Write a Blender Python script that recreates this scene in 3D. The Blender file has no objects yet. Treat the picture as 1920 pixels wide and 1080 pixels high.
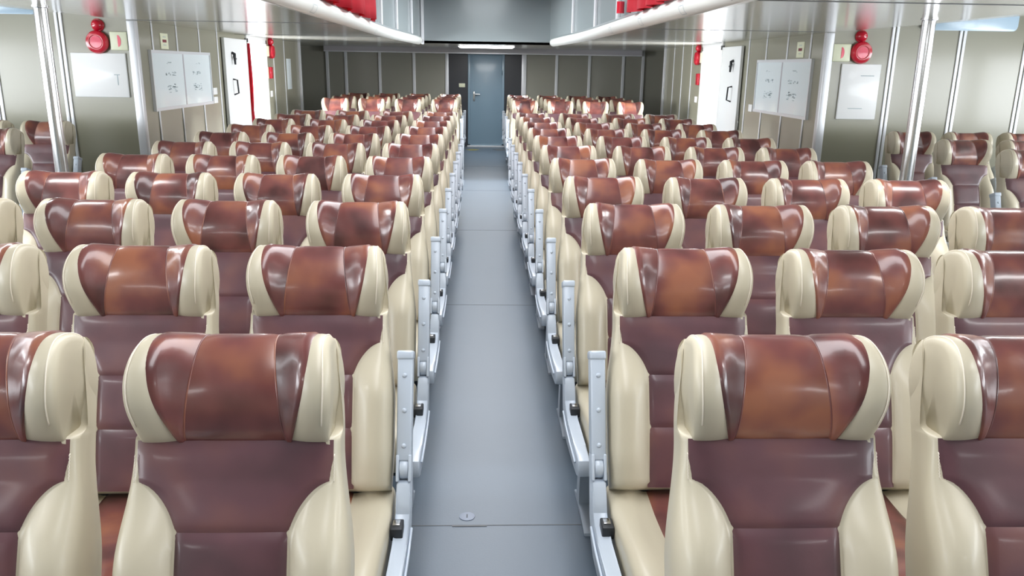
import bpy, bmesh, math, random
from mathutils import Vector, Matrix
random.seed(7)
S = bpy.context.scene
C = S.collection
PI = math.pi

# ------------------------------------------------------------ camera
F_PX, PITCH, ROLL, YAW, EYE = 1501.7, 0.26899, 0.015435, 0.041655, 1.66
fw = Vector((math.sin(YAW)*math.cos(PITCH), math.cos(YAW)*math.cos(PITCH), -math.sin(PITCH)))
rt = Vector((math.cos(YAW), -math.sin(YAW), 0)); up = rt.cross(fw)
r2 = rt*math.cos(ROLL) + up*math.sin(ROLL); u2 = -rt*math.sin(ROLL) + up*math.cos(ROLL)
cam = bpy.data.objects.new('camera', bpy.data.cameras.new('camera'))
C.objects.link(cam)
cam.matrix_world = Matrix(((r2.x, u2.x, -fw.x, 0), (r2.y, u2.y, -fw.y, 0), (r2.z, u2.z, -fw.z, EYE), (0, 0, 0, 1)))
cam.data.sensor_width = 36.0
cam.data.lens = F_PX/1920*36
cam.data.clip_start = 0.02
S.camera = cam

# ------------------------------------------------------------ world, light, exposure
S.view_settings.view_transform = 'Standard'
S.view_settings.look = 'None'
S.view_settings.exposure = 0.85
S.view_settings.gamma = 1.0
S.view_settings.use_curve_mapping = False
S.cycles.use_denoising = True
S.cycles.max_bounces = 8
S.cycles.diffuse_bounces = 4
S.cycles.glossy_bounces = 4
S.cycles.sample_clamp_indirect = 6
W = bpy.data.worlds.new('sky'); S.world = W; W.use_nodes = True
bg = W.node_tree.nodes['Background']
bg.inputs[0].default_value = (0.93, 0.96, 1.0, 1); bg.inputs[1].default_value = 3.0

def area(name, loc, size, rot, power, col=(1, 1, 1)):
    l = bpy.data.lights.new(name, 'AREA'); l.shape = 'RECTANGLE'
    l.size, l.size_y = size; l.energy = power; l.color = col
    o = bpy.data.objects.new(name, l); C.objects.link(o)
    o.location = loc; o.rotation_euler = rot
    return o
# daylight standing in the side windows and the two open doorways
for sx in (-1, 1):
    area('window_daylight', (sx*6.25+.06, 2.2, 1.45), (0.8, 9.0), (0, sx*PI/2, 0), 140, (0.90, 0.95, 1.0))
    area('doorway_daylight', (sx*4.15, 11.8, 1.25), (1.2, 1.1), (0, sx*(PI/2-.45), 0), 260, (0.97, 0.98, 1.0))
# light strip inside the raised ceiling well, and light from the cabin behind the camera
area('well_light', (0.08, 6.0, 2.92), (0.9, 12.5), (0, 0, 0), 150, (0.95, 0.97, 1.0))

# ------------------------------------------------------------ materials
def lin(h):
    h = h.lstrip('#'); v = [int(h[i:i+2], 16)/255 for i in (0, 2, 4)]
    return tuple(x/12.92 if x <= .04045 else ((x+.055)/1.055)**2.4 for x in v) + (1,)
def mat(name, col, rough=.5, metal=0, coat=0, coat_rough=.1, var=0, scale=5, bump=0, bscale=60, emit=0, spec=.5, ior=1.5):
    m = bpy.data.materials.new(name); m.use_nodes = True
    n = m.node_tree; b = n.nodes['Principled BSDF']
    c = lin(col) if isinstance(col, str) else tuple(col)+(1,)
    b.inputs['Base Color'].default_value = c
    b.inputs['Roughness'].default_value = rough; b.inputs['Metallic'].default_value = metal
    b.inputs['Coat Weight'].default_value = coat; b.inputs['Coat Roughness'].default_value = coat_rough
    b.inputs['Specular IOR Level'].default_value = spec; b.inputs['IOR'].default_value = ior
    if emit:
        b.inputs['Emission Color'].default_value = c; b.inputs['Emission Strength'].default_value = emit
    tc = n.nodes.new('ShaderNodeTexCoord')
    if var:
        no = n.nodes.new('ShaderNodeTexNoise'); no.inputs['Scale'].default_value = scale; no.inputs['Detail'].default_value = 4
        n.links.new(tc.outputs['Object'], no.inputs['Vector'])
        mx = n.nodes.new('ShaderNodeMix'); mx.data_type = 'RGBA'
        mx.inputs[6].default_value = tuple(x*(1-var) for x in c[:3])+(1,); mx.inputs[7].default_value = tuple(min(1, x*(1+var)) for x in c[:3])+(1,)
        n.links.new(no.outputs['Fac'], mx.inputs[0]); n.links.new(mx.outputs[2], b.inputs['Base Color'])
    if bump:
        nb = n.nodes.new('ShaderNodeTexNoise'); nb.inputs['Scale'].default_value = bscale; nb.inputs['Detail'].default_value = 3
        n.links.new(tc.outputs['Object'], nb.inputs['Vector'])
        bp = n.nodes.new('ShaderNodeBump'); bp.inputs['Strength'].default_value = bump; bp.inputs['Distance'].default_value = .01
        n.links.new(nb.outputs['Fac'], bp.inputs['Height']); n.links.new(bp.outputs['Normal'], b.inputs['Normal'])
    return m
def leather(name, dark, mid, warm, rough, coat, amount):
    """antiqued leather: wandering patches of darker and more orange brown, different on every seat"""
    m = mat(name, mid, rough, coat=coat, coat_rough=.14)
    n = m.node_tree; b = n.nodes['Principled BSDF']
    tc = n.nodes.new('ShaderNodeTexCoord'); oi = n.nodes.new('ShaderNodeObjectInfo')
    sc = n.nodes.new('ShaderNodeVectorMath'); sc.operation = 'SCALE'; sc.inputs[0].default_value = (37, 19, 53)
    n.links.new(oi.outputs['Random'], sc.inputs['Scale'])
    ad = n.nodes.new('ShaderNodeVectorMath'); ad.operation = 'ADD'
    n.links.new(tc.outputs['Object'], ad.inputs[0]); n.links.new(sc.outputs[0], ad.inputs[1])
    no = n.nodes.new('ShaderNodeTexNoise'); no.inputs['Scale'].default_value = 6.5; no.inputs['Detail'].default_value = 2.5; no.inputs['Roughness'].default_value = .45
    n.links.new(ad.outputs[0], no.inputs['Vector'])
    rp = n.nodes.new('ShaderNodeValToRGB'); e = rp.color_ramp.elements
    e[0].position = .5-amount; e[0].color = lin(dark); e[1].position = .5+amount; e[1].color = lin(warm)
    x = rp.color_ramp.elements.new(.5); x.color = lin(mid)
    n.links.new(no.outputs['Fac'], rp.inputs[0]); n.links.new(rp.outputs[0], b.inputs['Base Color'])
    nb = n.nodes.new('ShaderNodeTexNoise'); nb.inputs['Scale'].default_value = 9; nb.inputs['Detail'].default_value = 6
    n.links.new(ad.outputs[0], nb.inputs['Vector'])
    bp = n.nodes.new('ShaderNodeBump'); bp.inputs['Strength'].default_value = .10; bp.inputs['Distance'].default_value = .02
    n.links.new(nb.outputs['Fac'], bp.inputs['Height']); n.links.new(bp.outputs['Normal'], b.inputs['Normal'])
    return m
M = dict(
    maroon=leather('antique_maroon_leather', '#4d2b2a', '#74433f', '#985f47', .31, .55, .17),
    tinted_brown=leather('light_tinted_brown_leather', '#4f353b', '#603f45', '#714a48', .40, .2, .2),  # brown leather with the purple cast of fill light put into its colour
    cream=mat('cream_leather', '#c2b9a3', .42, coat=.1, var=.03, scale=4, bump=.05, bscale=14),
    stitch=mat('pale_thread', '#e6dccb', .6),
    plastic=mat('grey_plastic', '#bcc6d2', .32, coat=.2, var=.02),
    dark=mat('black_plastic', '#23262a', .5),
    chrome=mat('polished_metal', '#d8d8d8', .18, metal=1),
    steel=mat('brushed_steel', '#d9d9dc', .22, metal=1, bump=.02),
    alu=mat('white_aluminium_strip', '#e2e4e8', .35, metal=.25),
    wall=mat('olive_grey_laminate', '#93917f', .30, coat=.25, coat_rough=.12, var=.04, scale=1.2),
    backwall=mat('dark_olive_laminate', '#96958a', .4, coat=.1, var=.05, scale=1.5),
    ceil=mat('glossy_ceiling_panel', '#bdbcb2', .20, coat=.7, coat_rough=.17, spec=.8),
    seam=mat('dark_seam', '#6a6c6e', .6),
    floor=mat('blue_grey_vinyl', '#566472', .42, coat=.15, coat_rough=.3, var=.06, scale=2.5, bump=.03, bscale=120),
    black=mat('black_panel', '#33363c', .35),
    door=mat('blue_grey_paint', '#7f98a9', .35, coat=.2, var=.03, scale=2),
    door2=mat('white_paint', '#eef0f0', .35),
    tube=mat('white_duct', '#e4e7e2', .35, coat=.2),
    grey=mat('grey_metal_panel', '#8c9698', .3, metal=.2, coat=.3),
    lav=mat('lavender_grey_beam', '#b9b7bd', .35),
    red=mat('red_curtain_cloth', '#cf1f35', .75, var=.1, scale=6),
    alarm=mat('red_alarm_plastic', '#c8102e', .25, coat=.6),
    alarm2=mat('bright_red_plastic', '#e8385a', .3, coat=.4),
    white=mat('white_board', '#f7f8f8', .35, coat=.3),
    paper=mat('pale_paper', '#e8f2f5', .4, coat=.5, coat_rough=.05),
    ink=mat('pale_grey_ink', '#a9b8bd', .6),
    dink=mat('dark_ink', '#50565a', .6),
    cardred=mat('dark_red_print', '#7a2733', .5),
    ivory=mat('ivory_plastic', '#e9eccf', .4),
    blue=mat('pale_blue_panel', '#bcd4e6', .3, coat=.3),
    hatchm=mat('worn_metal_disc', '#8f97a6', .5, metal=.1),
    deck=mat('grey_outer_deck', '#7c8288', .8),
    lamp=mat('lamp_diffuser', '#ffffff', .5, emit=14.0),
    added_lamp=mat('added_lamp_diffuser', '#ffffff', .5, emit=8.0),  # glow of the added fill lamp before the far door
    glass=mat('window_glass', '#dfeaf2', .05),
    mat_y=mat('worn_yellow_tape', '#8d8a55', .7),
)
g = M['glass'].node_tree.nodes['Principled BSDF']; g.inputs['Transmission Weight'].default_value = 1.0; g.inputs['IOR'].default_value = 1.05

# ------------------------------------------------------------ helpers
def tag(o, label=None, cat=None, group=None, kind=None):
    for k, v in (('label', label), ('category', cat), ('group', group), ('kind', kind)):
        if v: o[k] = v
    return o
def link(name, data, parent=None):
    o = bpy.data.objects.new(name, data); C.objects.link(o)
    if parent: o.parent = parent
    return o
def mesh(name, bm, m, smooth=True, autos=None):
    bmesh.ops.recalc_face_normals(bm, faces=bm.faces)
    me = bpy.data.meshes.new(name); bm.to_mesh(me); bm.free()
    for x in (m if isinstance(m, (list, tuple)) else [m]): me.materials.append(x)
    if smooth:
        me.polygons.foreach_set('use_smooth', [True]*len(me.polygons))
        if autos: me.set_sharp_from_angle(angle=math.radians(autos))
    return me
def empty(name, loc=(0, 0, 0)):
    o = link(name, None); o.location = loc; o.empty_display_size = .1
    return o
def box(bm, lo, hi, bev=0, mi=0, mtx=None):
    x0, y0, z0 = lo; x1, y1, z1 = hi
    vs = [bm.verts.new(p) for p in ((x0, y0, z0), (x1, y0, z0), (x1, y1, z0), (x0, y1, z0), (x0, y0, z1), (x1, y0, z1), (x1, y1, z1), (x0, y1, z1))]
    fs = [bm.faces.new([vs[i] for i in f]) for f in ((0, 3, 2, 1), (4, 5, 6, 7), (0, 1, 5, 4), (1, 2, 6, 5), (2, 3, 7, 6), (3, 0, 4, 7))]
    for f in fs: f.material_index = mi
    if bev:
        es = list({e for f in fs for e in f.edges})
        r = bmesh.ops.bevel(bm, geom=es, offset=bev, segments=3, profile=.5, affect='EDGES')
        for f in r['faces']: f.material_index = mi
        vs = list({v for f in r['faces'] for v in f.verts} | {v for v in vs if v.is_valid})
    if mtx is not None:
        bmesh.ops.transform(bm, matrix=mtx, verts=[v for v in vs if v.is_valid])
    return bm
def boxobj(name, lo, hi, m, parent=None, bev=0, kind=None):
    bm = bmesh.new(); box(bm, lo, hi, bev)
    o = link(name, mesh(name, bm, m, smooth=bool(bev), autos=35), parent)
    if kind: o['kind'] = kind
    return o
def tube(bm, pts, r, seg=12, cap=True, mi=0, close=False):
    pts = [Vector(p) for p in pts]; rings = []
    n = len(pts); rr = r if isinstance(r, (list, tuple)) else [r]*n
    prev = None
    for i, p in enumerate(pts):
        t = (pts[min(i+1, n-1)]-pts[max(i-1, 0)]).normalized()
        a = prev if prev is not None else (Vector((0, 0, 1)) if abs(t.z) < .9 else Vector((1, 0, 0)))
        x = (a - t*a.dot(t)).normalized(); y = t.cross(x); prev = x
        rings.append([bm.verts.new(p + (x*math.cos(2*PI*k/seg)+y*math.sin(2*PI*k/seg))*rr[i]) for k in range(seg)])
    for a, b in zip(rings, rings[1:]):
        for k in range(seg):
            f = bm.faces.new((a[k], a[(k+1) % seg], b[(k+1) % seg], b[k])); f.material_index = mi
    if cap:
        for q in (rings[0], rings[-1]):
            f = bm.faces.new(q); f.material_index = mi
    return bm
def prism(bm, poly, axis, a, b, mi=0, bev=0):
    """extrude a 2D outline along an axis; the outline is in the other two axes in order"""
    def P(u, v, w):
        return {'x': (w, u, v), 'y': (u, w, v), 'z': (u, v, w)}[axis]
    A = [bm.verts.new(P(u, v, a)) for u, v in poly]; B = [bm.verts.new(P(u, v, b)) for u, v in poly]
    n = len(poly); fs = [bm.faces.new(A), bm.faces.new(B)]
    for k in range(n): fs.append(bm.faces.new((A[k], A[(k+1) % n], B[(k+1) % n], B[k])))
    for f in fs: f.material_index = mi
    if bev:
        es = list({e for f in fs[:2] for e in f.edges})
        bmesh.ops.bevel(bm, geom=es, offset=bev, segments=2, profile=.5, affect='EDGES')
    return bm
def lathe(bm, prof, centre, axis, seg=32, mi=0):
    """prof: (radius, height) pairs turned about AXIS at CENTRE"""
    ax = Vector(axis).normalized(); a = Vector((0, 0, 1)) if abs(ax.z) < .9 else Vector((1, 0, 0))
    x = ax.cross(a).normalized(); y = ax.cross(x); c = Vector(centre); rings = []
    for r, h in prof:
        rings.append([bm.verts.new(c+ax*h+(x*math.cos(2*PI*k/seg)+y*math.sin(2*PI*k/seg))*max(r, 1e-4)) for k in range(seg)])
    for p, q in zip(rings, rings[1:]):
        for k in range(seg):
            f = bm.faces.new((p[k], p[(k+1) % seg], q[(k+1) % seg], q[k])); f.material_index = mi
    for q in (rings[0], rings[-1]): bm.faces.new(q).material_index = mi
    return bm
def sm(a, b, x):
    t = max(0, min(1, (x-a)/(b-a))); return t*t*(3-2*t)

# ============================================================ THE SETTING
XL, XR = -3.19, 3.30        # side walls behind the wing seats
YF, YB = 7.80, 17.45        # wall the wing seats back on to, far wall
ZC = 2.02
boxobj('floor', (-6.4, -3.6, -.1), (6.4, YB+.1, 0), M['floor'], kind='structure')
# cross joints of the vinyl
bm = bmesh.new()
for y in (2.662, 5.55, 8.3, 11.1, 13.9): box(bm, (-.3 if y < 3 else -.35, y, 0), (.5, y+.004, .0012))
box(bm, (-.10, 2.655, 0), (.03, 2.663, .002))
o = link('trim_1', mesh('trim_1', bm, M['seam'], smooth=False)); o['kind'] = 'structure'

# ceiling, open along the well over the aisle; it climbs gently towards the hull
WLX, WRX = -1.17, 1.30
def wellx(y, s):
    t = sm(9.5, 13.8, y)
    return (-1.17+.20*t) if s < 0 else (1.30-.16*t)
bm = bmesh.new()
ys = [-3.5, 1.0, 4.41, 7.88, 9.5, 11.0, 12.5, 13.8]
def strip_ceiling(bm, s):
    xs_out = [(3.25, 0), (4.1, .075), (5.0, .165), (6.4, .32)]
    rows = []
    for y in ys:
        xi = wellx(y, s)
        rows.append([bm.verts.new((xi, y, ZC))] + [bm.verts.new((s*a+(.05 if a < 4 else 0), y, ZC+b)) for a, b in xs_out] )
    for j, (a, b) in enumerate(zip(rows, rows[1:])):
        for k in range(len(a)-1 if j < 3 else 1):
            bm.faces.new((a[k], a[k+1], b[k+1], b[k]))
for s in (-1, 1): strip_ceiling(bm, s)
v = [bm.verts.new(p) for p in ((-3.8, 13.8, ZC), (3.95, 13.8, ZC), (3.95, YB, ZC), (-3.8, YB, ZC))]; bm.faces.new(v)
r = bmesh.ops.extrude_face_region(bm, geom=bm.faces[:])
bmesh.ops.translate(bm, verts=[x for x in r['geom'] if isinstance(x, bmesh.types.BMVert)], vec=(0, 0, .04))
o = link('ceiling', mesh('ceiling', bm, M['ceil'], smooth=False)); o['kind'] = 'structure'
bm = bmesh.new()
for y in (4.41, 7.72, 11.0, 13.6):
    for s in (-1, 1):
        a, b = sorted((wellx(y, s)+s*.06, s*3.19)); box(bm, (a, y, ZC-.003), (b, y+.012, ZC+.002))
        if y < 5:
            p = [(s*3.19, ZC-.003), (s*4.1, ZC+.072), (s*5.2, ZC+.182), (s*5.2, ZC+.19), (s*3.19, ZC+.004)]
            prism(bm, p, 'y', y, y+.012)
o = link('trim_2', mesh('trim_2', bm, M['seam'], smooth=False)); o['kind'] = 'structure'

# well in the ceiling over the aisle
bm = bmesh.new()
for s in (-1, 1):
    for a, b in zip(ys, ys[1:]):
        xa, xb = wellx(a, s), wellx(b, s)
        v = [bm.verts.new(p) for p in ((xa, a, ZC), (xb, b, ZC), (xb, b, 3.05), (xa, a, 3.05), (xa+s*.04, a, ZC), (xb+s*.04, b, ZC), (xb+s*.04, b, 3.05), (xa+s*.04, a, 3.05))]
        for f in ((0, 1, 2, 3), (4, 7, 6, 5), (0, 4, 5, 1), (3, 2, 6, 7)): bm.faces.new([v[i] for i in f])
box(bm, (-1.0, 13.8, ZC), (1.16, 13.84, 3.05)); box(bm, (-1.2, -3.54, ZC), (1.35, -3.5, 3.05))
o = link('wall_well', mesh('wall_well', bm, M['grey'], smooth=False)); o['kind'] = 'structure'
boxobj('ceiling_well', (-1.3, -3.54, 3.05), (1.4, 13.9, 3.1), M['lav'], kind='structure')
bm = bmesh.new()      # pale mullions on the well sides
for y in (9.75, 11.0, 12.3, 13.6):
    x = wellx(y, -1); box(bm, (x, y, ZC+.05), (x+.03, y+.10, 3.0), .004)
for y in (7.85, 9.4, 11.2):
    x = wellx(y, 1); box(bm, (x-.03, y, ZC+.05), (x, y+.10, 3.0), .004)
box(bm, (wellx(13.7, -1)+.0, 13.72, ZC-.02), (wellx(13.7, -1)+.04, 13.8, 3.0), .004)
o = link('trim_3', mesh('trim_3', bm, M['alu'], autos=35)); o['kind'] = 'structure'

# walls
def wall(name, lo, hi, m=M['wall']): return boxobj(name, lo, hi, m, kind='structure')
wall('wall_left_front', (-6.4, YF, 0), (XL, YF+.06, 2.5))
wall('wall_right_front', (XR, YF, 0), (6.4, YF+.06, 2.5))
DL = (11.50, 12.42); DR = (11.27, 12.20)
for nm, x0, x1, D in (('left', XL-.06, XL, DL), ('right', XR, XR+.06, DR)):
    bm = bmesh.new()
    box(bm, (x0, YF+.06, 0), (x1, D[0], ZC)); box(bm, (x0, D[1], 0), (x1, 14.69, ZC))
    box(bm, (x0, D[0], 0), (x1, D[1], .06)); box(bm, (x0, D[0], 1.93), (x1, D[1], ZC))
    o = link('wall_'+nm, mesh('wall_'+nm, bm, M['wall'], smooth=False)); o['kind'] = 'structure'
# dark corridor mouths past the side walls
wall('wall_left_corridor', (-3.77, 14.75, 0), (-3.71, YB, 2.1), M['backwall']); wall('wall_right_corridor', (3.88, 14.75, 0), (3.93, YB, 2.1), M['backwall'])
wall('wall_left_return', (-3.77, 14.69, 0), (XL, 14.75, 2.1)); wall('wall_right_return', (XR, 14.69, 0), (3.93, 14.75, 2.1))
bm = bmesh.new()
box(bm, (-3.77, YB, 0), (-.70, YB+.06, 2.1)); box(bm, (.87, YB, 0), (3.93, YB+.06, 2.1))
o = link('wall_back', mesh('wall_back', bm, M['backwall'], smooth=False)); o['kind'] = 'structure'
bm = bmesh.new()
box(bm, (-.70, YB+.02, 0), (-.27, YB+.08, 2.1)); box(bm, (.50, YB+.02, 0), (.87, YB+.08, 2.1)); box(bm, (-.27, YB+.02, 1.93), (.50, YB+.08, 2.1))
o = link('wall_back_dark', mesh('wall_back_dark', bm, M['black'], smooth=False)); o['kind'] = 'structure'
# hull sides with their windows, and the wall behind the viewer
for s, nm in ((-1, 'left'), (1, 'right')):
    bm = bmesh.new(); x0, x1 = sorted((s*6.2, s*6.3))
    box(bm, (x0, -3.6, 0), (x1, YF+.06, 1.0)); box(bm, (x0, -3.6, 1.9), (x1, YF+.06, 2.5))
    for k in range(7):
        y = -2.5+k*1.55; box(bm, (x0, y, 1.0), (x1, y+.22, 1.9))
    box(bm, (x0, -3.6, 1.0), (x1, -2.5, 1.9)); box(bm, (x0, 6.9, 1.0), (x1, YF+.06, 1.9))
    o = link('wall_hull_'+nm, mesh('wall_hull_'+nm, bm, M['wall'], smooth=False)); o['kind'] = 'structure'
wall('wall_front', (-6.4, -3.65, 0), (6.4, -3.55, 2.5), M['wall'])

# beam over the far wall
bm = bmesh.new(); box(bm, (XL-.02, 17.2, 1.935), (XR+.05, YB, ZC)); box(bm, (XL-.02, 17.185, 1.915), (XR+.05, YB, 1.935), mi=1)
o = link('trim_4', mesh('trim_4', bm, [M['lav'], M['alu']], smooth=False)); o['kind'] = 'structure'

# aluminium cover strips: one trim each
ntrim = [4]
def cover(lo, hi, m=M['alu'], bev=.004):
    ntrim[0] += 1
    return boxobj('trim_%d' % ntrim[0], lo, hi, m, bev=bev, kind='structure')
for x in (-2.808, -2.107, -1.394, 1.597, 2.289, 3.005): cover((x-.03, YB-.02, 0), (x+.03, YB, 1.94))
cover((-.745, YB-.02, 0), (-.675, YB+.02, 1.94)); cover((.86, YB-.03, 0), (.96, YB+.02, 1.94))
cover((XL-.03, YB-.04, 0), (XL+.03, YB, ZC)); cover((XR+.09, YB-.04, 0), (XR+.15, YB, ZC))
for x in (-4.46, -3.83, 3.915, 4.57, 5.215):      # double-ribbed joints of the front walls
    cover((x-.035, YF-.012, 0), (x-.006, YF, 2.45)); cover((x+.006, YF-.012, 0), (x+.035, YF, 2.45))
cover((XL-.03, YF-.03, 0), (XL+.045, YF+.05, ZC), bev=.01); cover((XR-.045, YF-.03, 0), (XR+.03, YF+.05, ZC), bev=.01)
for y in (8.26, 8.91, 9.605, 10.25, 12.95, 13.65): cover((XL, y-.018, 0), (XL+.008, y+.018, ZC))
for y in (8.245, 8.87, 9.525, 10.15, 12.9, 13.49, 14.09): cover((XR-.008, y-.018, 0), (XR, y+.018, ZC))
cover((XL-.02, 14.70, 0), (XL+.035, 14.78, ZC)); cover((XR-.035, 14.70, 0), (XR+.02, 14.78, ZC))

# daylit deck outside the two doorways
for s, nm, x in ((-1, 'left', XL), (1, 'right', XR)):
    bm = bmesh.new(); a, b = sorted((x+s*.06, x+s*3.0))
    box(bm, (a, 9.8, -.06), (b, 14.2, -.01))
    o = link('floor_deck_'+nm, mesh('deck', bm, M['deck'], smooth=False)); o['kind'] = 'structure'

# ============================================================ THE SEAT
SP, CP = math.sin(math.radians(20)), math.cos(math.radians(20))
TOP = 1.15
def bk(x, s, n): return (x, -s*SP - n*CP, TOP - s*CP + n*SP)
# headrest profile as a closed loop of (s, n, wing)
HP = [(.204, -.085, 0), (.14, -.098, 0), (.07, -.096, 0), (.028, -.085, 0), (.006, -.062, .05), (-.002, -.035, .25), (.002, -.008, .55), (.014, .012, .75), (.035, .027, .9),
      (.065, .037, 1.0), (.10, .041, 1.0), (.135, .039, .9), (.165, .031, .68), (.192, .018, .42), (.208, .003, .25), (.214, -.014, .1), (.212, -.05, 0)]
def dense(P, k=3):
    out = []; n = len(P)
    for i in range(n):
        p0, p1, p2, p3 = P[i-1], P[i], P[(i+1) % n], P[(i+2) % n]
        for j in range(k):
            t = j/k
            out.append(tuple(.5*((2*b)+(-a+c)*t+(2*a-5*b+4*c-d)*t*t+(-a+3*b-3*c+d)*t**3) for a, b, c, d in zip(p0, p1, p2, p3)))
    return out
HD = dense(HP, 3)
def hw(s):
    t = max(0, min(1, s/.21)); return .179+.012*math.sin(PI*min(1, t*1.05))-.001*t*t
def headpt(u, i, off=0):
    s, n, w = HD[i % len(HD)]
    a = abs(u)
    if off:
        s0, n0, _ = HD[(i-1) % len(HD)]; s1, n1, _ = HD[(i+1) % len(HD)]
        ds, dn = s1-s0, n1-n0; L = math.hypot(ds, dn) or 1
        s, n = s - dn/L*off, n + ds/L*off
    wing = .052*sm(.40, .86, a)*w
    if s < .11:
        q = max(0, (a-.86)/.14); k = 1-.17*(1-math.sqrt(max(0, 1-q*q))); s_ = .11+(s-.11)*k - 0
    else: s_ = s
    s_ += .006*(1-a*a)*sm(.12, 0, s)          # slight dip in the middle of the top
    q2 = max(0, (a-.90)/.10); k2 = 1-.26*(1-math.sqrt(max(0, 1-q2*q2)))
    nm = -.03+wing*.5
    n_ = nm+(n+wing-nm)*k2
    return bk(u*hw(s), s_, n_)
UCOLS = [-1, -.992, -.975, -.95, -.91, -.87, -.82, -.76, -.69, -.6, -.5, -.4, -.28, -.14, 0]; UCOLS = UCOLS+[-x for x in UCOLS[-2::-1]]
def headrest_mesh():
    bm = bmesh.new(); N = len(HD)
    R = [[bm.verts.new(headpt(u, i)) for i in range(N)] for u in UCOLS]
    for a, b in zip(R, R[1:]):
        for k in range(N): bm.faces.new((a[k], a[(k+1) % N], b[(k+1) % N], b[k]))
    for q in (R[0], R[-1]):
        c = bm.verts.new(sum((v.co for v in q), Vector())/N)
        for k in range(N): bm.faces.new((q[k], q[(k+1) % N], c))
    return mesh('headrest', bm, M['cream'])
def e_head(s):      # half-width of the brown field
    t = max(0, min(1, s/.21)); return .156 - .050*t**2.2
def seam_head(s):
    t = max(0, min(1, s/.21)); return min(.070+.026*t, e_head(s)-.004)
I0, I1 = 3, 45
def head_panel(f0, f1, name, nx=8, outer=()):
    bm = bmesh.new(); rows = []
    for i in range(I0, I1+1):
        s = HD[i % len(HD)][0]; a, b = f0(s), f1(s); row = []
        for k in range(nx+1):
            f = k/nx; x = a+(b-a)*f; e = abs(2*f-1)
            off = .0012+.0036*(1-e**6) - (.005 if k in outer else 0)
            if i in (I0, I1): off = -.004
            row.append(bm.verts.new(headpt(x/hw(s), i, off)))
        rows.append(row)
    for a, b in zip(rows, rows[1:]):
        for k in range(nx): bm.faces.new((a[k], a[k+1], b[k+1], b[k]))
    return mesh(name, bm, M['maroon'])
def head_line(xf, name, r=.0016, i0=10, i1=42, off=.003, m='stitch'):
    bm = bmesh.new(); tube(bm, [headpt(xf(HD[i][0])/hw(HD[i][0]), i, off) for i in range(i0, i1)], r, 6)
    return mesh(name, bm, M[m])

# backrest
S1 = .715
def hw2(s):
    if s < .20: return .181+.016*sm(.0, .20, s)
    return .197+.024*sm(.21, .46, s)-.006*sm(.58, .72, s)
def e2(s):
    return .186 if s < .285 else .186-.076*math.sin(PI/2*min(1, (s-.285)/.115))**.62
def nfront(x, s):
    a = abs(x)
    if s < .204: return -.045+.057*sm(.182, .204, s)
    base = .012+.016*math.sin(PI*max(0, min(1, (s-.28)/.40)))*(1-(a/.2)**2)
    b = sm(.27, .44, s)*(1-.35*sm(.6, .72, s))
    lo = e2(s); w = max(.012, hw2(s)-lo)
    t = (a-lo)/w
    bul = 0 if t <= 0 else math.sin(PI*min(1, t*.80))**.75
    return base + .050*b*bul
def back_mesh():
    bm = bmesh.new(); rows = []
    ss = [.008, .012, .02, .03, .045]+[.07+.10*k/4 for k in range(5)]+[.181]+[.186, .191, .196, .201, .206, .212]+[.222+.063*k/5 for k in range(6)]+[.285+.115*(k/12)**1.6 for k in range(1, 13)]+[.40+.315*k/20 for k in range(1, 21)]
    for s in ss:
        w = hw2(s); ring = []; e = e2(s)/w
        xs = [-1]+[-(e+(1-e)*f) for f in (.96, .88, .78, .66, .53, .4, .27, .15, .06, 0)]+[-e*f for f in (.93, .75, .5, .25, 0)]
        xs = xs+[-x for x in xs[-2::-1]]
        endk = math.sqrt(max(.08, 1-((.045-s)/.040)**2)) if s < .045 else 1 if s < S1-.03 else max(.3, math.sqrt(max(0, 1-((s-(S1-.03))/.03)**2)))
        for f in xs:
            a = abs(f); q = max(0, (a-.86)/.14); k = 1-.55*(1-math.sqrt(max(0, 1-q*q)))
            n = nfront(f*w, s); ring.append(bm.verts.new(bk(f*w*(1 if s > .045 else .9+.1*endk), s, -.06+((-.03+(n+.03)*k)+.06)*endk)))
        for f in reversed(xs):
            a = abs(f); q = max(0, (a-.8)/.2); k = 1-.5*(1-math.sqrt(max(0, 1-q*q)))
            ring.append(bm.verts.new(bk(f*w*.985*(1 if s > .045 else .9+.1*endk), s, -.06-(.030+.014*sm(.2,.1,s))*k*endk)))
        rows.append(ring)
    N = len(rows[0])
    for a, b in zip(rows, rows[1:]):
        for k in range(N): bm.faces.new((a[k], a[(k+1) % N], b[(k+1) % N], b[k]))
    for q in (rows[0], rows[-1]): bm.faces.new(q)
    return mesh('backrest', bm, M['cream'], autos=60)
def back_panel(s0, s1, name, m='tinted_brown', ns=14, nx=18):
    bm = bmesh.new(); rows = []
    for j in range(ns+1):
        f = j/ns; s = s0+(s1-s0)*(f if s0 > .3 else f**.85); row = []
        for k in range(nx+1):
            g = 2*k/nx-1; x = g*e2(s); off = .0012+.007*(1-abs(g)**8)*(1-abs(2*f-1)**8)
            if k in (0, nx): off = -.004
            row.append(bm.verts.new(bk(x, s, nfront(x, s)+off)))
        rows.append(row)
    for a, b in zip(rows, rows[1:]):
        for k in range(nx): bm.faces.new((a[k], a[k+1], b[k+1], b[k]))
    return mesh(name, bm, M[m])
def stitches(sg):
    bm = bmesh.new()
    tube(bm, [bk(sg*.1885, .232+k*.0030, nfront(.1885, .232+k*.0030)+(.0018 if k % 2 else -.0006)) for k in range(18)], .0011, 5)
    return mesh('stitching', bm, M['stitch'])

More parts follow.
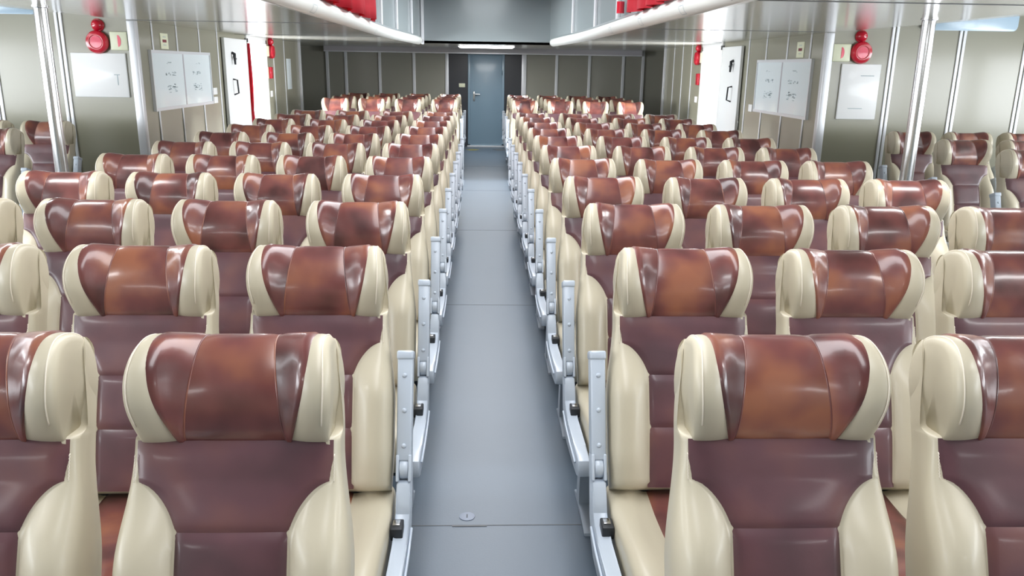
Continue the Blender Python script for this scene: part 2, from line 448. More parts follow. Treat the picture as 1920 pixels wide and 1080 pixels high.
# cushion: sections across the width, profile in (y, z)
CPROF = [(-.17, .375), (-.155, .430), (-.19, .455), (-.32, .450), (-.44, .456), (-.56, .468), (-.64, .470), (-.685, .455), (-.70, .42), (-.695, .375), (-.67, .345), (-.5, .335), (-.3, .34)]
CD = dense(CPROF, 3)
def cushpt(u, i, off=0):
    y, z = CD[i % len(CD)]; a = abs(u)
    if off:
        y0, z0 = CD[(i-1) % len(CD)]; y1, z1 = CD[(i+1) % len(CD)]; dy, dz = y1-y0, z1-z0; L = math.hypot(dy, dz) or 1
        y, z = y+dz/L*off*(1), z-dy/L*off
    z += .022*sm(.52, .78, a)*sm(.40, .45, z)
    q = max(0, (a-.84)/.16); k = 1-.35*(1-math.sqrt(max(0, 1-q*q)))
    return (u*.222, -.45+(y+.45)*(1-(1-k)*.25), .40+(z-.40)*k)
def cushion_mesh():
    bm = bmesh.new(); N = len(CD)
    R = [[bm.verts.new(cushpt(u, i)) for i in range(N)] for u in UCOLS]
    for a, b in zip(R, R[1:]):
        for k in range(N): bm.faces.new((a[k], a[(k+1) % N], b[(k+1) % N], b[k]))
    for q in (R[0], R[-1]):
        c = bm.verts.new(sum((v.co for v in q), Vector())/N)
        for k in range(N): bm.faces.new((q[k], q[(k+1) % N], c))
    return mesh('seat_cushion', bm, M['cream'])
def cushion_panel():
    bm = bmesh.new(); rows = []; nx = 10
    for i in range(5, 28):
        row = []
        for k in range(nx+1):
            g = 2*k/nx-1; off = .006*(1-abs(g)**8)+.001
            if k in (0, nx) or i in (5, 27): off = -.004
            row.append(bm.verts.new(cushpt(g*(.50+.06*sm(14, 24, i)), i, off)))
        rows.append(row)
    for a, b in zip(rows, rows[1:]):
        for k in range(nx): bm.faces.new((a[k], a[k+1], b[k+1], b[k]))
    return mesh('seat_panel', bm, M['maroon'])

# armrests, at x = 0 of their own frame
def arm_mtx():   # swung-up arm leaning back with the seat; pivot at (0,-.215,.555)
    return Matrix.Translation((0, -.215, .555)) @ Matrix.Rotation(math.radians(-21), 4, 'X')
def armrest_mesh():
    bm = bmesh.new(); T = arm_mtx()
    box(bm, (-.0215, -.030, .012), (.0215, .030, .318), .006, mtx=T)
    box(bm, (-.0235, -.034, .300), (.0235, .034, .326), .006, mtx=T)
    for sx in (-1, 1):
        box(bm, (sx*.0175-.0045, -.034, -.045), (sx*.0175+.0045, .028, .03), .003, mtx=T)
    return mesh('armrest', bm, M['plastic'], autos=35)
def hinge_mesh():
    bm = bmesh.new(); lathe(bm, [(.010, -.012), (.029, -.012), (.031, -.009), (.031, .009), (.029, .012), (.010, .012)], (0, -.222, .548), (1, 0, 0), 28)
    return mesh('hinge', bm, M['plastic'], autos=35)
def bolt_mesh(h):
    bm = bmesh.new(); T = arm_mtx(); c = T @ Vector((0, -.030, h)); ax = (T.to_3x3() @ Vector((0, -1, 0)))
    lathe(bm, [(.0068, -.001), (.0068, .0015), (.0045, .0035), (.001, .004)], c, ax, 12)
    return mesh('bolt', bm, M['plastic'], autos=50)
def down_arm_mesh():
    bm = bmesh.new(); box(bm, (-.0215, -.56, .548), (.0215, -.20, .598), .008)
    return mesh('armrest', bm, M['plastic'], autos=35)
def bracket_mesh():
    """cast side frame: stub under the hinge, then an arm running forward beside the cushion"""
    bm = bmesh.new()
    out = [(-.185, .515), (-.262, .520), (-.275, .50), (-.292, .44), (-.325, .418), (-.40, .412), (-.62, .418), (-.70, .425), (-.735, .418), (-.748, .395), (-.742, .365), (-.70, .345), (-.58, .335),
           (-.42, .322), (-.33, .315), (-.27, .34), (-.225, .40)]
    prism(bm, out, 'x', -.020, .020, bev=.007)
    return mesh('side_bracket', bm, M['plastic'], autos=40)
def bracket_rib():
    bm = bmesh.new(); tube(bm, [(.024, -.30, .40), (.024, -.40, .385), (.024, -.55, .385), (.024, -.69, .392)], .004, 8)
    return mesh('rib', bm, M['plastic'])
def latch_mesh():
    bm = bmesh.new(); box(bm, (-.016, -.372, .405), (.018, -.318, .442), .004, mi=0); box(bm, (-.010, -.356, .438), (.010, -.330, .447), .002, mi=1)
    return mesh('latch', bm, [M['dark'], M['chrome']], autos=35)
def leg_mesh():
    bm = bmesh.new()
    prism(bm, [(-.36, .33), (-.30, .33), (-.27, .03), (-.20, .012), (-.20, 0), (-.52, 0), (-.52, .012), (-.34, .03)], 'x', -.02, .02, bev=.004)
    return mesh('leg', bm, M['plastic'], autos=40)
def pan_mesh():
    bm = bmesh.new(); box(bm, (-.222, -.62, .300), (.222, -.25, .338), .01); box(bm, (-.222, -.34, .255), (.222, -.29, .300), .005)
    box(bm, (-.205, -.20, .30), (.205, -.135, .50), .01)  # dark block added behind the cushion, stands in for shade in the gap
    return mesh('seat_frame_and_shade_block', bm, M['dark'], autos=40)

ME = dict(
    headrest=headrest_mesh(), center=head_panel(lambda s: -seam_head(s), seam_head, 'center_panel', 10),
    sideL=head_panel(lambda s: -e_head(s), lambda s: -seam_head(s), 'side_panel', 6, (0,)), sideR=head_panel(seam_head, e_head, 'side_panel', 6, (6,)),
    seamL=head_line(lambda s: -seam_head(s), 'seam', .0022, 4, 43, .0008, 'maroon'), seamR=head_line(seam_head, 'seam', .0022, 4, 43, .0008, 'maroon'),
    pipeL=head_line(lambda s: -.935*hw(s), 'piping', .0014, 8, 38, .0005), pipeR=head_line(lambda s: .935*hw(s), 'piping', .0014, 8, 38, .0005),
    back=back_mesh(), yoke=back_panel(.205, .376, 'upper_panel', ns=20), lumb=back_panel(.376, .527, 'middle_panel'), low=back_panel(.527, .70, 'lower_panel'),
    stitchL=stitches(-1), stitchR=stitches(1), cush=cushion_mesh(), spanel=cushion_panel(), arm=armrest_mesh(), hinge=hinge_mesh(), down=down_arm_mesh(),
    b1=bolt_mesh(.055), b2=bolt_mesh(.155), b3=bolt_mesh(.255), bracket=bracket_mesh(), rib=bracket_rib(), latch=latch_mesh(), leg=leg_mesh(), pan=pan_mesh())
AX = .257      # armrest line from the seat's centre
def add_arm(root, x, end, down=False):
    if down:
        a = link('armrest', ME['down'], root); a.location.x = x
        if end: b = link('side_bracket', ME['bracket'], root); b.location.x = x
        return
    a = link('armrest', ME['arm'], root); a.location.x = x
    h = link('hinge', ME['hinge'], a)
    for k in ('b1', 'b2', 'b3'): link('bolt', ME[k], a)
    b = link('side_bracket', ME['bracket'], root); b.location.x = x
    if end:
        sgn = 1 if x > 0 else -1
        r = link('rib', ME['rib'], b); r.scale.x = sgn
        l = link('latch', ME['latch'], b); l['label'] = 'black latch with a chrome button'; l.location.x = -sgn*.012
def make_seat(left, right, down=False):
    root = empty('passenger_seat')
    h = link('headrest', ME['headrest'], root)
    for k, n in (('center', 'center_panel'), ('sideL', 'side_panel'), ('sideR', 'side_panel')): link(n, ME[k], h)['label'] = 'glossy mottled maroon leather panel'
    for k in ('pipeL', 'pipeR'): link('piping', ME[k], h)
    for k in ('seamL', 'seamR'): link('seam', ME[k], h)
    b = link('backrest', ME['back'], root)
    for k, n in (('yoke', 'upper_panel'), ('lumb', 'middle_panel'), ('low', 'lower_panel')): link(n, ME[k], b)['label'] = 'brown leather panel with a purple light tint in its colour'
    for k in ('stitchL', 'stitchR'): link('stitching', ME[k], b)
    c = link('seat_cushion', ME['cush'], root); link('seat_panel', ME['spanel'], c)['label'] = 'maroon leather seat panel'
    link('seat_frame_and_shade_block', ME['pan'], root)
    for s in (-1, 1):
        l = link('leg', ME['leg'], root); l.location.x = s*.19
    if left: add_arm(root, -AX+.004, left == 2, down)
    if right: add_arm(root, AX-.004, right == 2, down)
    return root
def copy_tree(o, parent=None):
    c = o.copy(); C.objects.link(c); c.parent = parent
    for ch in o.children: copy_tree(ch, c)
    return c
protos = {}
def seat(kind, loc, label, group, sx=1, rx=0):
    if kind not in protos:
        protos[kind] = o = make_seat(*kind)
    else:
        o = copy_tree(protos[kind])
    tag(o, label, 'seat', group)
    o.location = loc; o.scale = (sx, 1, 1)
    o.rotation_euler = (0, 0, rx)
    return o
ORD = ['first', 'second', 'third', 'fourth', 'fifth', 'sixth', 'seventh', 'eighth', 'ninth', 'tenth', 'eleventh', 'twelfth', 'thirteenth', 'fourteenth', 'fifteenth']
POS = ['aisle seat', 'second seat from the aisle', 'third seat from the aisle', 'fourth seat from the aisle']
Y0, PY, PX = 1.507, .80, .502
shown = {('R', 0): 2, ('R', 1): 3, ('L', 0): 2, ('L', 1): 3}
for side, sg, x0 in (('right', 1, .597), ('left', -1, -.467)):
    for r in range(11):
        for k in range(4):
            if k >= shown.get((side[0].upper(), r), 4): continue
            inner = 2 if k == 0 else 1; outer = 2 if k == 3 else 0
            kind = (inner, outer, r == 0) if sg > 0 else (outer, inner, r == 0)
            seat(kind, (x0+sg*k*PX, Y0+r*PY + random.uniform(-.006, .006), 0),
                 'cream and maroon leather seat, %s block, %s row, %s' % (side, ORD[r], POS[k]), 'seats of the %s block' % side)
    # the blocks behind the side doors, a little wider
    xs = (.69, 1.24, 1.79, 2.34) if sg > 0 else (-.56, -1.12, -1.68, -2.24)
    for r in range(4):
        for k in range(4):
            kind = ((2 if k == 0 else 1), (2 if k == 3 else 0), False) if sg > 0 else ((2 if k == 3 else 0), (2 if k == 0 else 1), False)
            seat(kind, (xs[k], 12.80+r*.82, .01), 'distant maroon seat beyond the doors, %s side, %s row there, %s' % (side, ORD[r], POS[k]),
                 'far seats on the %s beyond the side doors' % side, sx=1.05)
    # wing blocks beside the hull
    wx = 3.80 if sg > 0 else -3.66
    WP = ['nearest the pole', 'middle one', 'nearest the windows']
    for j, r in enumerate((7, 6, 5, 4)):
        for k in range(3):
            if r == 4 or (r == 5 and (sg < 0 or k > 0)) or (r == 6 and k > (1 if sg > 0 else 0)): continue
            kind = ((2 if k == 0 else 1), 0, False) if sg > 0 else (0, (2 if k == 0 else 1), False)
            seat(kind, (wx+sg*k*.51, Y0+r*PY-.04, .012), 'wing seat by the %s wall, %s, %s' % (side, ['row against the wall', 'row before the last', 'third row from the wall'][j], WP[k]),
                 'wing seats before the %s wall' % side)

# ============================================================ FIXTURES
# steel poles
for x, y, lab in ((-3.07, 6.02, 'polished steel pole beside the wing seats on the left'), (3.06, 5.65, 'polished steel pole beside the wing seats on the right')):
    t = empty('steel_pole', (x, y, 0)); tag(t, lab, 'pole', 'steel poles')
    bm = bmesh.new(); lathe(bm, [(.045, 0.0), (.045, 2.03)], (0, 0, 0), (0, 0, 1), 40); link('pole', mesh('pole', bm, M['steel'], autos=40), t)
    bm = bmesh.new(); lathe(bm, [(.08, 0), (.08, .012), (.05, .03)], (0, 0, 0), (0, 0, 1), 32); link('base_flange', mesh('base_flange', bm, M['steel'], autos=30), t)
    bm = bmesh.new(); lathe(bm, [(.047, 2.008), (.056, 2.012), (.056, 2.018)], (0, 0, 0), (0, 0, 1), 32); link('top_flange', mesh('top_flange', bm, M['steel'], autos=30), t)

# round white ducts along the well
for s, lab in ((-1, 'long round white duct along the left edge of the ceiling well'), (1, 'long round white duct along the right edge of the ceiling well')):
    t = empty('ceiling_duct', (0, 0, 0)); tag(t, lab, 'duct', 'ceiling ducts')
    bm = bmesh.new(); pts = [(wellx(y, s)+s*-.0, y, 2.045) for y in [-3.0+.6*k for k in range(28)]]
    tube(bm, pts, .062, 28); link('duct', mesh('duct', bm, M['tube'], autos=50), t)
    bm = bmesh.new()
    for a, b in zip(pts, pts[1:]):
        v = [bm.verts.new(p) for p in ((a[0]-s*.045, a[1], 2.093), (b[0]-s*.045, b[1], 2.093), (b[0]-s*.025, b[1], 2.118), (a[0]-s*.025, a[1], 2.118), (a[0], a[1], 2.093), (b[0], b[1], 2.093))]
        bm.faces.new((v[0], v[1], v[2], v[3])); bm.faces.new((v[3], v[2], v[5], v[4])); bm.faces.new((v[4], v[5], v[1], v[0]))
    link('rail', mesh('rail', bm, M['grey'], smooth=False), t)['label'] = 'grey metal edge rail'
    # printed stickers wrapped on the duct
    spots = ((4.12, .13), (5.15, .12), (6.5, .12), (8.0, .12)) if s > 0 else ((5.65, .14), (9.0, .10))
    for j, (y, L) in enumerate(spots):
        bm = bmesh.new()
        a0, a1 = math.radians(160), math.radians(238)
        rnd = random.Random(int(y*10))
        def on_duct(a, yy, r): 
            x = math.cos(a)*r; z = math.sin(a)*r
            return (wellx(yy, s)+(x if s > 0 else -x), yy, 2.045+z)
        n = 12
        ang = [a0+(a1-a0)*k/n for k in range(n+1)]
        for k in range(n):
            q = [on_duct(ang[k], y, .0626), on_duct(ang[k+1], y, .0626), on_duct(ang[k+1], y+L, .0626), on_duct(ang[k], y+L, .0626)]
            bm.faces.new([bm.verts.new(p) for p in q]).material_index = 0
        if s > 0 and j == 0:
            for c in range(7):
                yy = y+.006+c*L/7.2
                for k in range(1, n-1):
                    if rnd.random() < .7:
                        q = [on_duct(ang[k], yy, .0630), on_duct(ang[k]+.05, yy, .0630), on_duct(ang[k]+.05, yy+.008, .0630), on_duct(ang[k], yy+.008, .0630)]
                        bm.faces.new([bm.verts.new(p) for p in q]).material_index = 1
        else:
            for (p0, p1, q0, q1) in ((a0, a0+.06, 0, L), (a1-.06, a1, 0, L), (a0, a1, 0, .008), (a0, a1, L-.008, L), (a0+.35, a0+.42, .02, L-.02)):
                m_ = 8
                for k in range(m_):
                    u, w_ = p0+(p1-p0)*k/m_, p0+(p1-p0)*(k+1)/m_
                    q = [on_duct(u, y+q0, .0630), on_duct(w_, y+q0, .0630), on_duct(w_, y+q1, .0630), on_duct(u, y+q1, .0630)]
                    bm.faces.new([bm.verts.new(p) for p in q]).material_index = 1
        link('sticker', mesh('sticker', bm, [M['tube'], M['dink'] if (s > 0 and j == 0) else M['ink']], smooth=False), t)['label'] = 'small printed sticker with unreadable marks'

# red curtains in the well
def curtain(name, x, y0, y1, z0, z1, s, folds, lab):
    bm = bmesh.new(); n = int(folds*12); rows = []
    for j in range(9):
        z = z1+(z0-z1)*j/8; row = []
        for k in range(n+1):
            y = y0+(y1-y0)*k/n
            d = .045*math.sin(2*PI*folds*k/n + .3*math.sin(j*.7))+.012*math.sin(2*PI*folds*2.3*k/n+j*.2)
            row.append(bm.verts.new((x+d*(.6+.05*j), y+.01*math.sin(j+k*.4), z)))
        rows.append(row)
    for a, b in zip(rows, rows[1:]):
        for k in range(n): bm.faces.new((a[k], a[k+1], b[k+1], b[k]))
    r = bmesh.ops.solidify(bm, geom=bm.faces[:], thickness=.004)
    return tag(link(name, mesh(name, bm, M['red'])), lab, 'curtain', 'red curtains')
curtain('curtain', wellx(6, -1)+.075, 5.3, 8.95, 2.10, 3.0, -1, 5, 'pleated red curtain hanging above the left ceiling duct')
curtain('curtain', wellx(6, 1)-.075, 4.6, 6.85, 2.10, 3.0, 1, 6, 'pleated red curtain hanging above the right ceiling duct')
bm = bmesh.new(); tube(bm, [(wellx(7.6, 1)-.05, 7.55, 2.14), (wellx(7.6, 1)-.05, 7.55, 2.24)], .035, 16)
tag(link('canister', mesh('canister', bm, M['alarm'], autos=40)), 'small red canister above the right duct beyond the curtain', 'canister')

# ---- far door
d = empty('metal_door', (.115, YB, 0)); tag(d, 'blue grey metal door with lever handle at the end of the aisle', 'door')
d.name = 'door_1'; d['kind'] = 'structure'
for k in ('label', 'category'):
    if k in d: del d[k]
bm = bmesh.new()
box(bm, (-.385, -.03, .02), (-.335, .03, 1.94), .004); box(bm, (.335, -.03, .02), (.385, .03, 1.94), .004); box(bm, (-.385, -.03, 1.90), (.385, .03, 1.95), .004); box(bm, (-.385, -.03, .02), (.385, .03, .06), .004)
link('door_frame', mesh('door_frame', bm, M['door'], autos=35), d)
boxobj('door_leaf', (-.335, -.015, .06), (.335, .025, 1.90), M['door'], d, bev=.004)
boxobj('threshold', (-.40, -.08, 0), (.40, .0, .03), M['alu'], d, bev=.004)
bm = bmesh.new(); box(bm, (-.275, -.024, .95), (-.235, -.014, 1.15), .004); lathe(bm, [(.014, 0), (.014, .045)], (-.255, -.02, 1.10), (0, -1, 0), 14)
tube(bm, [(-.255, -.06, 1.10), (-.22, -.065, 1.10), (-.13, -.06, 1.098)], .011, 10)
link('door_handle', mesh('door_handle', bm, M['chrome'], autos=40), d)
for z in (.55, 1.5):
    bm = bmesh.new(); lathe(bm, [(.010, 0), (.010, .09)], (.338, -.03, z), (0, 0, 1), 12); link('door_hinge', mesh('door_hinge', bm, M['door']), d)
tag(boxobj('light_switch', (-.46, YB-.0, 1.235), (-.33, YB+.02, 1.315), M['ivory'], bev=.006), 'white switch plate on the dark panel beside the far door', 'light switch')
# stains before the door
for x, y, w, m_, lab in ((-.16, 16.75, .16, 'mat_y', 'yellowish worn patch on the floor before the far door'), (.40, 16.8, .17, 'seam', 'dark worn patch on the floor before the far door')):
    bm = bmesh.new(); prism(bm, [(x+w*math.cos(a)*(.8+.2*math.sin(3*a)), y+w*.9*math.sin(a)) for a in [2*PI*k/20 for k in range(20)]], 'z', 0, .0015)
    tag(link('floor_patch', mesh('floor_patch', bm, M[m_], smooth=False)), lab, 'floor patch')
# inspection disc in the aisle
t = empty('deck_plug', (-.045, 2.725, 0)); tag(t, 'small round metal plug set in the aisle floor', 'floor plug')
bm = bmesh.new(); lathe(bm, [(.030, .0), (.030, .002), (.027, .0028), (.001, .0028)], (0, 0, 0), (0, 0, 1), 32); link('disc', mesh('disc', bm, M['hatchm'], autos=30), t)
bm = bmesh.new(); box(bm, (-.0025, -.012, .0027), (.0025, .012, .0034)); link('slot', mesh('slot', bm, M['dink'], smooth=False), t)

# ---- side doors
for nm, x, s, D, ym, y1 in (('left', XL, -1, DL, 10.38, 11.36), ('right', XR, 1, DR, 10.32, 11.13)):
    t = empty('side_door', (x, ym, 0)); t.name = 'door_2' if s < 0 else 'door_3'; t['kind'] = 'structure'
    a, b = sorted((-s*.012, -s*.05)); bm = bmesh.new(); box(bm, (a, 0, .06), (b, y1-ym, 1.96), .006)
    link('door_leaf', mesh('door_leaf', bm, M['door2'], autos=35), t)
    xi = -s*.052
    bm = bmesh.new(); tube(bm, [(xi, .25, 1.46), (xi-s*.05, .25, 1.45), (xi-s*.055, .26, 1.29), (xi, .26, 1.27)], .010, 10); link('grab_handle', mesh('grab_handle', bm, M['dark']), t)['label'] = 'dark curved grab handle'
    bm = bmesh.new(); tube(bm, [(xi, .27, 1.78), (xi-s*.03, .27, 1.77), (xi-s*.035, .27, 1.64)], [.02, .02, .012], 10); tube(bm, [(xi-s*.03, .24, 1.735), (xi-s*.03, .32, 1.71)], .013, 8)
    link('latch', mesh('latch', bm, M['dark']), t)['label'] = 'dark latch lever'
    # frame around the opening
    bm = bmesh.new(); fx0, fx1 = sorted((x-s*.03, x+s*.06))
    box(bm, (fx0, D[0]-.06, 0), (fx1, D[0]+.004, 1.99), .005); box(bm, (fx0, D[1]-.004, 0), (fx1, D[1]+.05, 1.99), .005); box(bm, (fx0, D[0]-.06, 1.925), (fx1, D[1]+.05, 2.02), .005)
    fr = link('trim_%d' % (90+(s > 0)), mesh('door_frame', bm, M['door2'], autos=35)); fr['kind'] = 'structure'
curtain('curtain', XL+.045, 11.40, 11.50, .25, 1.92, -1, 1, 'narrow red curtain gathered at the edge of the left doorway')

# ---- things on the front walls
def alarm_set(c, sw, box_lo, box_hi, side):
    bell = empty('alarm_bell', (c[0], YF, c[1])); tag(bell, 'round red alarm bell beside a pale box on the %s front wall' % side, 'alarm bell', 'alarm bells')
    bm = bmesh.new(); lathe(bm, [(.085, 0), (.100, -.012), (.102, -.035), (.092, -.052), (.070, -.060), (.062, -.060), (.058, -.052), (.001, -.050)], (0, 0, 0), (0, 1, 0), 48)
    link('gong', mesh('gong', bm, M['alarm'], autos=30), bell)
    bm = bmesh.new(); lathe(bm, [(.056, -.051), (.052, -.056), (.001, -.058)], (0, 0, 0), (0, 1, 0), 40); link('centre_cap', mesh('centre_cap', bm, M['alarm2'], autos=30), bell)
    lamp = empty('warning_lamp', (sw[0], YF, sw[1])); tag(lamp, 'small red dome lamp above the alarm bell, %s front wall' % side, 'warning lamp', 'warning lamps')
    bm = bmesh.new(); lathe(bm, [(.056, 0), (.056, -.018), (.050, -.022)], (0, 0, 0), (0, 1, 0), 32); link('base', mesh('base', bm, M['alarm'], autos=30), lamp)
    bm = bmesh.new(); lathe(bm, [(.048, -.020), (.047, -.035), (.040, -.050), (.025, -.060), (.001, -.064)], (0, 0, 0), (0, 1, 0), 32); link('dome', mesh('dome', bm, M['alarm'], autos=50), lamp)
    t = empty('signal_box', ((box_lo[0]+box_hi[0])/2, YF, box_lo[1])); tag(t, 'pale square box with a red half moon beside the alarm bell, %s front wall' % side, 'signal box', 'signal boxes')
    w, h = (box_hi[0]-box_lo[0])/2, box_hi[1]-box_lo[1]
    boxobj('housing', (-w, -.035, 0), (w, 0, h), M['ivory'], t, bev=.008)
    bm = bmesh.new(); prism(bm, [(-.006+.028*math.cos(a), h*.5+.052*math.sin(a)) for a in [-PI/2+PI*k/12 for k in range(13)]], 'y', -.038, -.034)
    link('half_moon', mesh('half_moon', bm, M['alarm2'], smooth=False), t)['label'] = 'red half moon'
alarm_set((-3.495, 1.825), (-3.482, 1.973), (-3.378, 1.755), (-3.225, 1.918), 'left')
alarm_set((3.600, 1.842), (3.590, 1.990), (3.325, 1.757), (3.495, 1.918), 'right')
def board(x0, x1, z0, z1, lab, lines):
    t = empty('notice_board', ((x0+x1)/2, YF, z0)); tag(t, lab, 'notice board', 'white notice boards'); w = (x1-x0)/2
    boxobj('panel', (-w, -.022, 0), (w, 0, z1-z0), M['white'], t, bev=.006)
    bm = bmesh.new()
    for a, b, c, d_ in lines: box(bm, (a, -.0235, b), (c, -.0215, d_))
    link('faint_print', mesh('faint_print', bm, M['ink'], smooth=False), t)
board(-3.755, -3.262, 1.335, 1.730, 'white notice board under the alarm bell, left front wall', ((.13, .20, .18, .206), (.155, .11, .162, .20)))
board(3.435, 3.815, 1.222, 1.738, 'white notice board under the alarm bell, right front wall', ((0, .405, .13, .412), (-.09, .10, .05, .106)))
# pale blue rounded panels high on the front walls
for x0, x1, lab, s in ((4.16, 5.06, 'pale blue rounded panel high on the right front wall', 1), (-5.05, -3.99, 'pale blue rounded panel high on the left front wall', -1)):
    bm = bmesh.new(); z0, z1 = 2.055, 2.40; rr = .04
    pts = []
    for cx, cz, a0 in ((x1-rr, z0+rr, -PI/2), (x1-rr, z1-rr, 0), (x0+rr, z1-rr, PI/2), (x0+rr, z0+rr, PI)):
        for k in range(7): a = a0+PI/2*k/6; pts.append((cx+rr*math.cos(a), cz+rr*math.sin(a)))
    prism(bm, pts, 'y', YF-.05, YF-.001, bev=.006)
    tag(link('wall_unit', mesh('wall_unit', bm, M['blue'], autos=35)), lab, 'wall panel', 'pale blue wall panels')

# ---- things on the side walls
def side_item(name, s, y0, y1, z0, z1, dep, m, lab, cat, group=None, bev=.004):
    x = XL if s < 0 else XR; a, b = sorted((x, x-s*dep))
    return tag(boxobj(name, (a, y0, z0), (b, y1, z1), m, bev=bev), lab, cat, group)
def plan_board(s, y0, y1, z0, z1, lab):
    x = XL if s < 0 else XR; t = empty('plan_board', (x, y0, z0)); tag(t, lab, 'poster frame', 'framed plans')
    h, L = z1-z0, y1-y0
    def bx(lo, hi, mi=0, bm=None): 
        a, b = sorted((-s*lo[0], -s*hi[0])); box(bm, (a, lo[1], lo[2]), (b, hi[1], hi[2]), mi=mi)
    bm = bmesh.new()
    bx((0, 0, 0), (.03, L, .03), 0, bm); bx((0, 0, h-.03), (.03, L, h), 0, bm); bx((0, 0, .03), (.03, .02, h-.03), 0, bm); bx((0, L-.02, .03), (.03, L, h-.03), 0, bm)
    link('frame', mesh('frame', bm, M['alu'], smooth=False), t)
    bm = bmesh.new(); bx((0, .01, .01), (.02, L-.01, h-.01), 0, bm); link('sheet', mesh('sheet', bm, M['paper'], smooth=False), t)
    bm = bmesh.new(); bx((.019, L*.49, .02), (.0215, L*.51, h-.02), 0, bm); link('fold', mesh('fold', bm, M['lav'], smooth=False), t)
    bm = bmesh.new(); rn = random.Random(3)
    for c in (.27, .72):
        for k in range(44):
            yy = L*c+rn.uniform(-.13, .13); zz = h*rn.choice((.78, .62, .60, .57, .42, .38, .36, .33, .30))+rn.uniform(-.01, .01)
            bx((.0195, yy, zz), (.0212, yy+rn.uniform(.01, .06), zz+rn.uniform(.003, .012)), 0, bm)
    link('drawing', mesh('drawing', bm, M['ink'], smooth=False), t)['label'] = 'faint plan drawings'
plan_board(-1, 8.13, 9.87, 1.19, 1.77, 'wide framed double plan on the left side wall')
plan_board(1, 8.12, 9.745, 1.19, 1.785, 'wide framed double plan on the right side wall')
def card(s, y0, y1, z0, z1, lab):
    x = XL if s < 0 else XR; t = empty('notice_card', (x, y0, z0)); tag(t, lab, 'notice', 'small notices')
    h, L = z1-z0, y1-y0
    def bx(bm, y, z, y_, z_, d0, d1):
        a, b = sorted((-s*d0, -s*d1)); box(bm, (a, y, z), (b, y_, z_))
    bm = bmesh.new(); bx(bm, 0, 0, L, h, 0, .006); link('card', mesh('card', bm, M['ivory'], smooth=False), t)
    bm = bmesh.new(); bx(bm, L*.25, h*.42, L*.75, h*.60, .006, .008); link('red_square', mesh('red_square', bm, M['cardred'], smooth=False), t)['label'] = 'dark red square'
    bm = bmesh.new()
    for z in (.74, .79, .22, .27): bx(bm, L*.3, h*z, L*.7, h*(z+.02), .006, .0075)
    link('faint_print', mesh('faint_print', bm, M['ink'], smooth=False), t)
card(-1, 8.46, 8.66, 1.785, 1.935, 'small upright notice with dark red square above the left framed plan')
card(1, 8.41, 8.60, 1.80, 1.955, 'small upright notice with dark red square above the right framed plan')
side_item('light_switch', -1, 9.95, 10.09, 1.29, 1.37, .012, M['white'], 'upper of two white switches beside the left framed plan', 'light switch', 'white wall switches')
side_item('light_switch', -1, 9.95, 10.09, 1.19, 1.265, .012, M['white'], 'lower of two white switches beside the left framed plan', 'light switch', 'white wall switches')
side_item('light_switch', 1, 9.84, 9.97, 1.18, 1.265, .012, M['white'], 'single white switch beside the right framed plan', 'light switch', 'white wall switches')
side_item('light_switch', -1, 12.63, 12.75, 1.17, 1.26, .012, M['white'], 'white switch past the left doorway', 'light switch', 'white wall switches')
side_item('light_switch', 1, 12.42, 12.55, 1.18, 1.27, .012, M['white'], 'white switch past the right doorway', 'light switch', 'white wall switches')
side_item('notice_sheet', -1, 13.78, 14.08, 1.25, 1.74, .006, M['paper'], 'tall pale poster on the left wall past the doorway', 'poster')
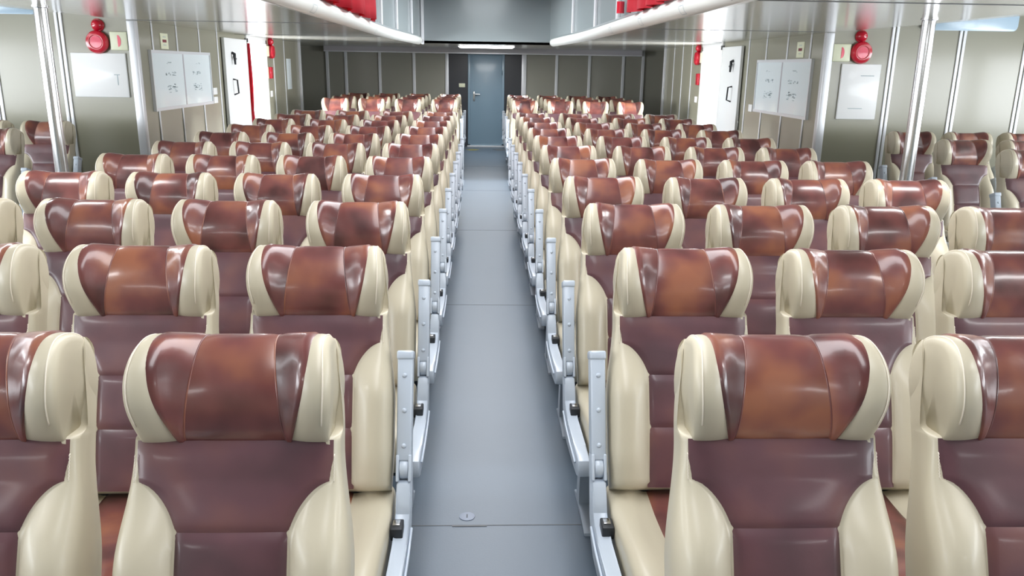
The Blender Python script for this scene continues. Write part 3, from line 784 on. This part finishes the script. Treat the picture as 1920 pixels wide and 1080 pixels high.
for s, y, lab in ((-1, 12.72, 'left'), (1, 12.45, 'right')):
    x = XL if s < 0 else XR
    bell = empty('alarm_bell', (x, y, 1.83)); tag(bell, 'red alarm bell seen edge on past the %s doorway' % lab, 'alarm bell', 'alarm bells past the doorways')
    bm = bmesh.new(); lathe(bm, [(.085, 0), (.100, .015), (.100, .05), (.085, .07), (.001, .075)], (0, 0, 0), (-s, 0, 0), 40); link('gong', mesh('gong', bm, M['alarm'], autos=30), bell)
    bm = bmesh.new(); lathe(bm, [(.05, 0), (.05, .02), (.045, .05), (.02, .07), (.001, .072)], (x, y, 1.975), (-s, 0, 0), 28)
    tag(link('warning_lamp', mesh('warning_lamp', bm, M['alarm'], autos=50)), 'small red lamp above the alarm bell past the %s doorway' % lab, 'warning lamp', 'lamps past the doorways')
    side_item('signal_box', s, y-.30, y-.13, 1.76, 1.91, .035, M['ivory'], 'pale box beside the alarm bell past the %s doorway' % lab, 'signal box', 'boxes past the doorways', .008)
    t = empty('call_point', (x, y-.12, 1.44)); tag(t, 'red and white fire call point past the %s doorway' % lab, 'call point', 'fire call points')
    a, b = sorted((0, -s*.04)); bm = bmesh.new(); box(bm, (a, -.02, 0), (b, .13, .17), .006); link('housing', mesh('housing', bm, M['alarm'], autos=35), t)
    a, b = sorted((0, -s*.012)); bm = bmesh.new(); box(bm, (a, -.14, 0), (b, -.025, .17), .003); link('sign_plate', mesh('sign_plate', bm, M['ivory'], autos=35), t)

# ---- ceiling lamps over the front rows, above the viewer, and one added before the far door to brighten that end
for x, y, lab in ((-2.3, -1.6, 'ceiling lamp on the left, behind the viewer'), (2.4, -1.6, 'ceiling lamp on the right, behind the viewer'),
                  (-2.3, 1.0, 'ceiling lamp on the left, level with the viewer'), (2.4, 1.0, 'ceiling lamp on the right, level with the viewer'),
                  (-2.3, 3.5, 'ceiling lamp on the left, over the third row'), (2.4, 3.5, 'ceiling lamp on the right, over the third row'), (.1, 15.6, 'added fill lamp in front of the far metal door')):
    t = empty('ceiling_lamp', (x, y, ZC)); tag(t, lab, 'ceiling lamp', 'flat ceiling lamps')
    w, d_ = (.45, .12) if y < 10 else (.5, .55)
    boxobj('frame', (-w-.02, -d_-.02, -.010), (w+.02, d_+.02, .0), M['alu'], t, bev=.003)
    boxobj('diffuser', (-w, -d_, -.016), (w, d_, -.0095), M['lamp' if y < 10 else 'added_lamp'], t)
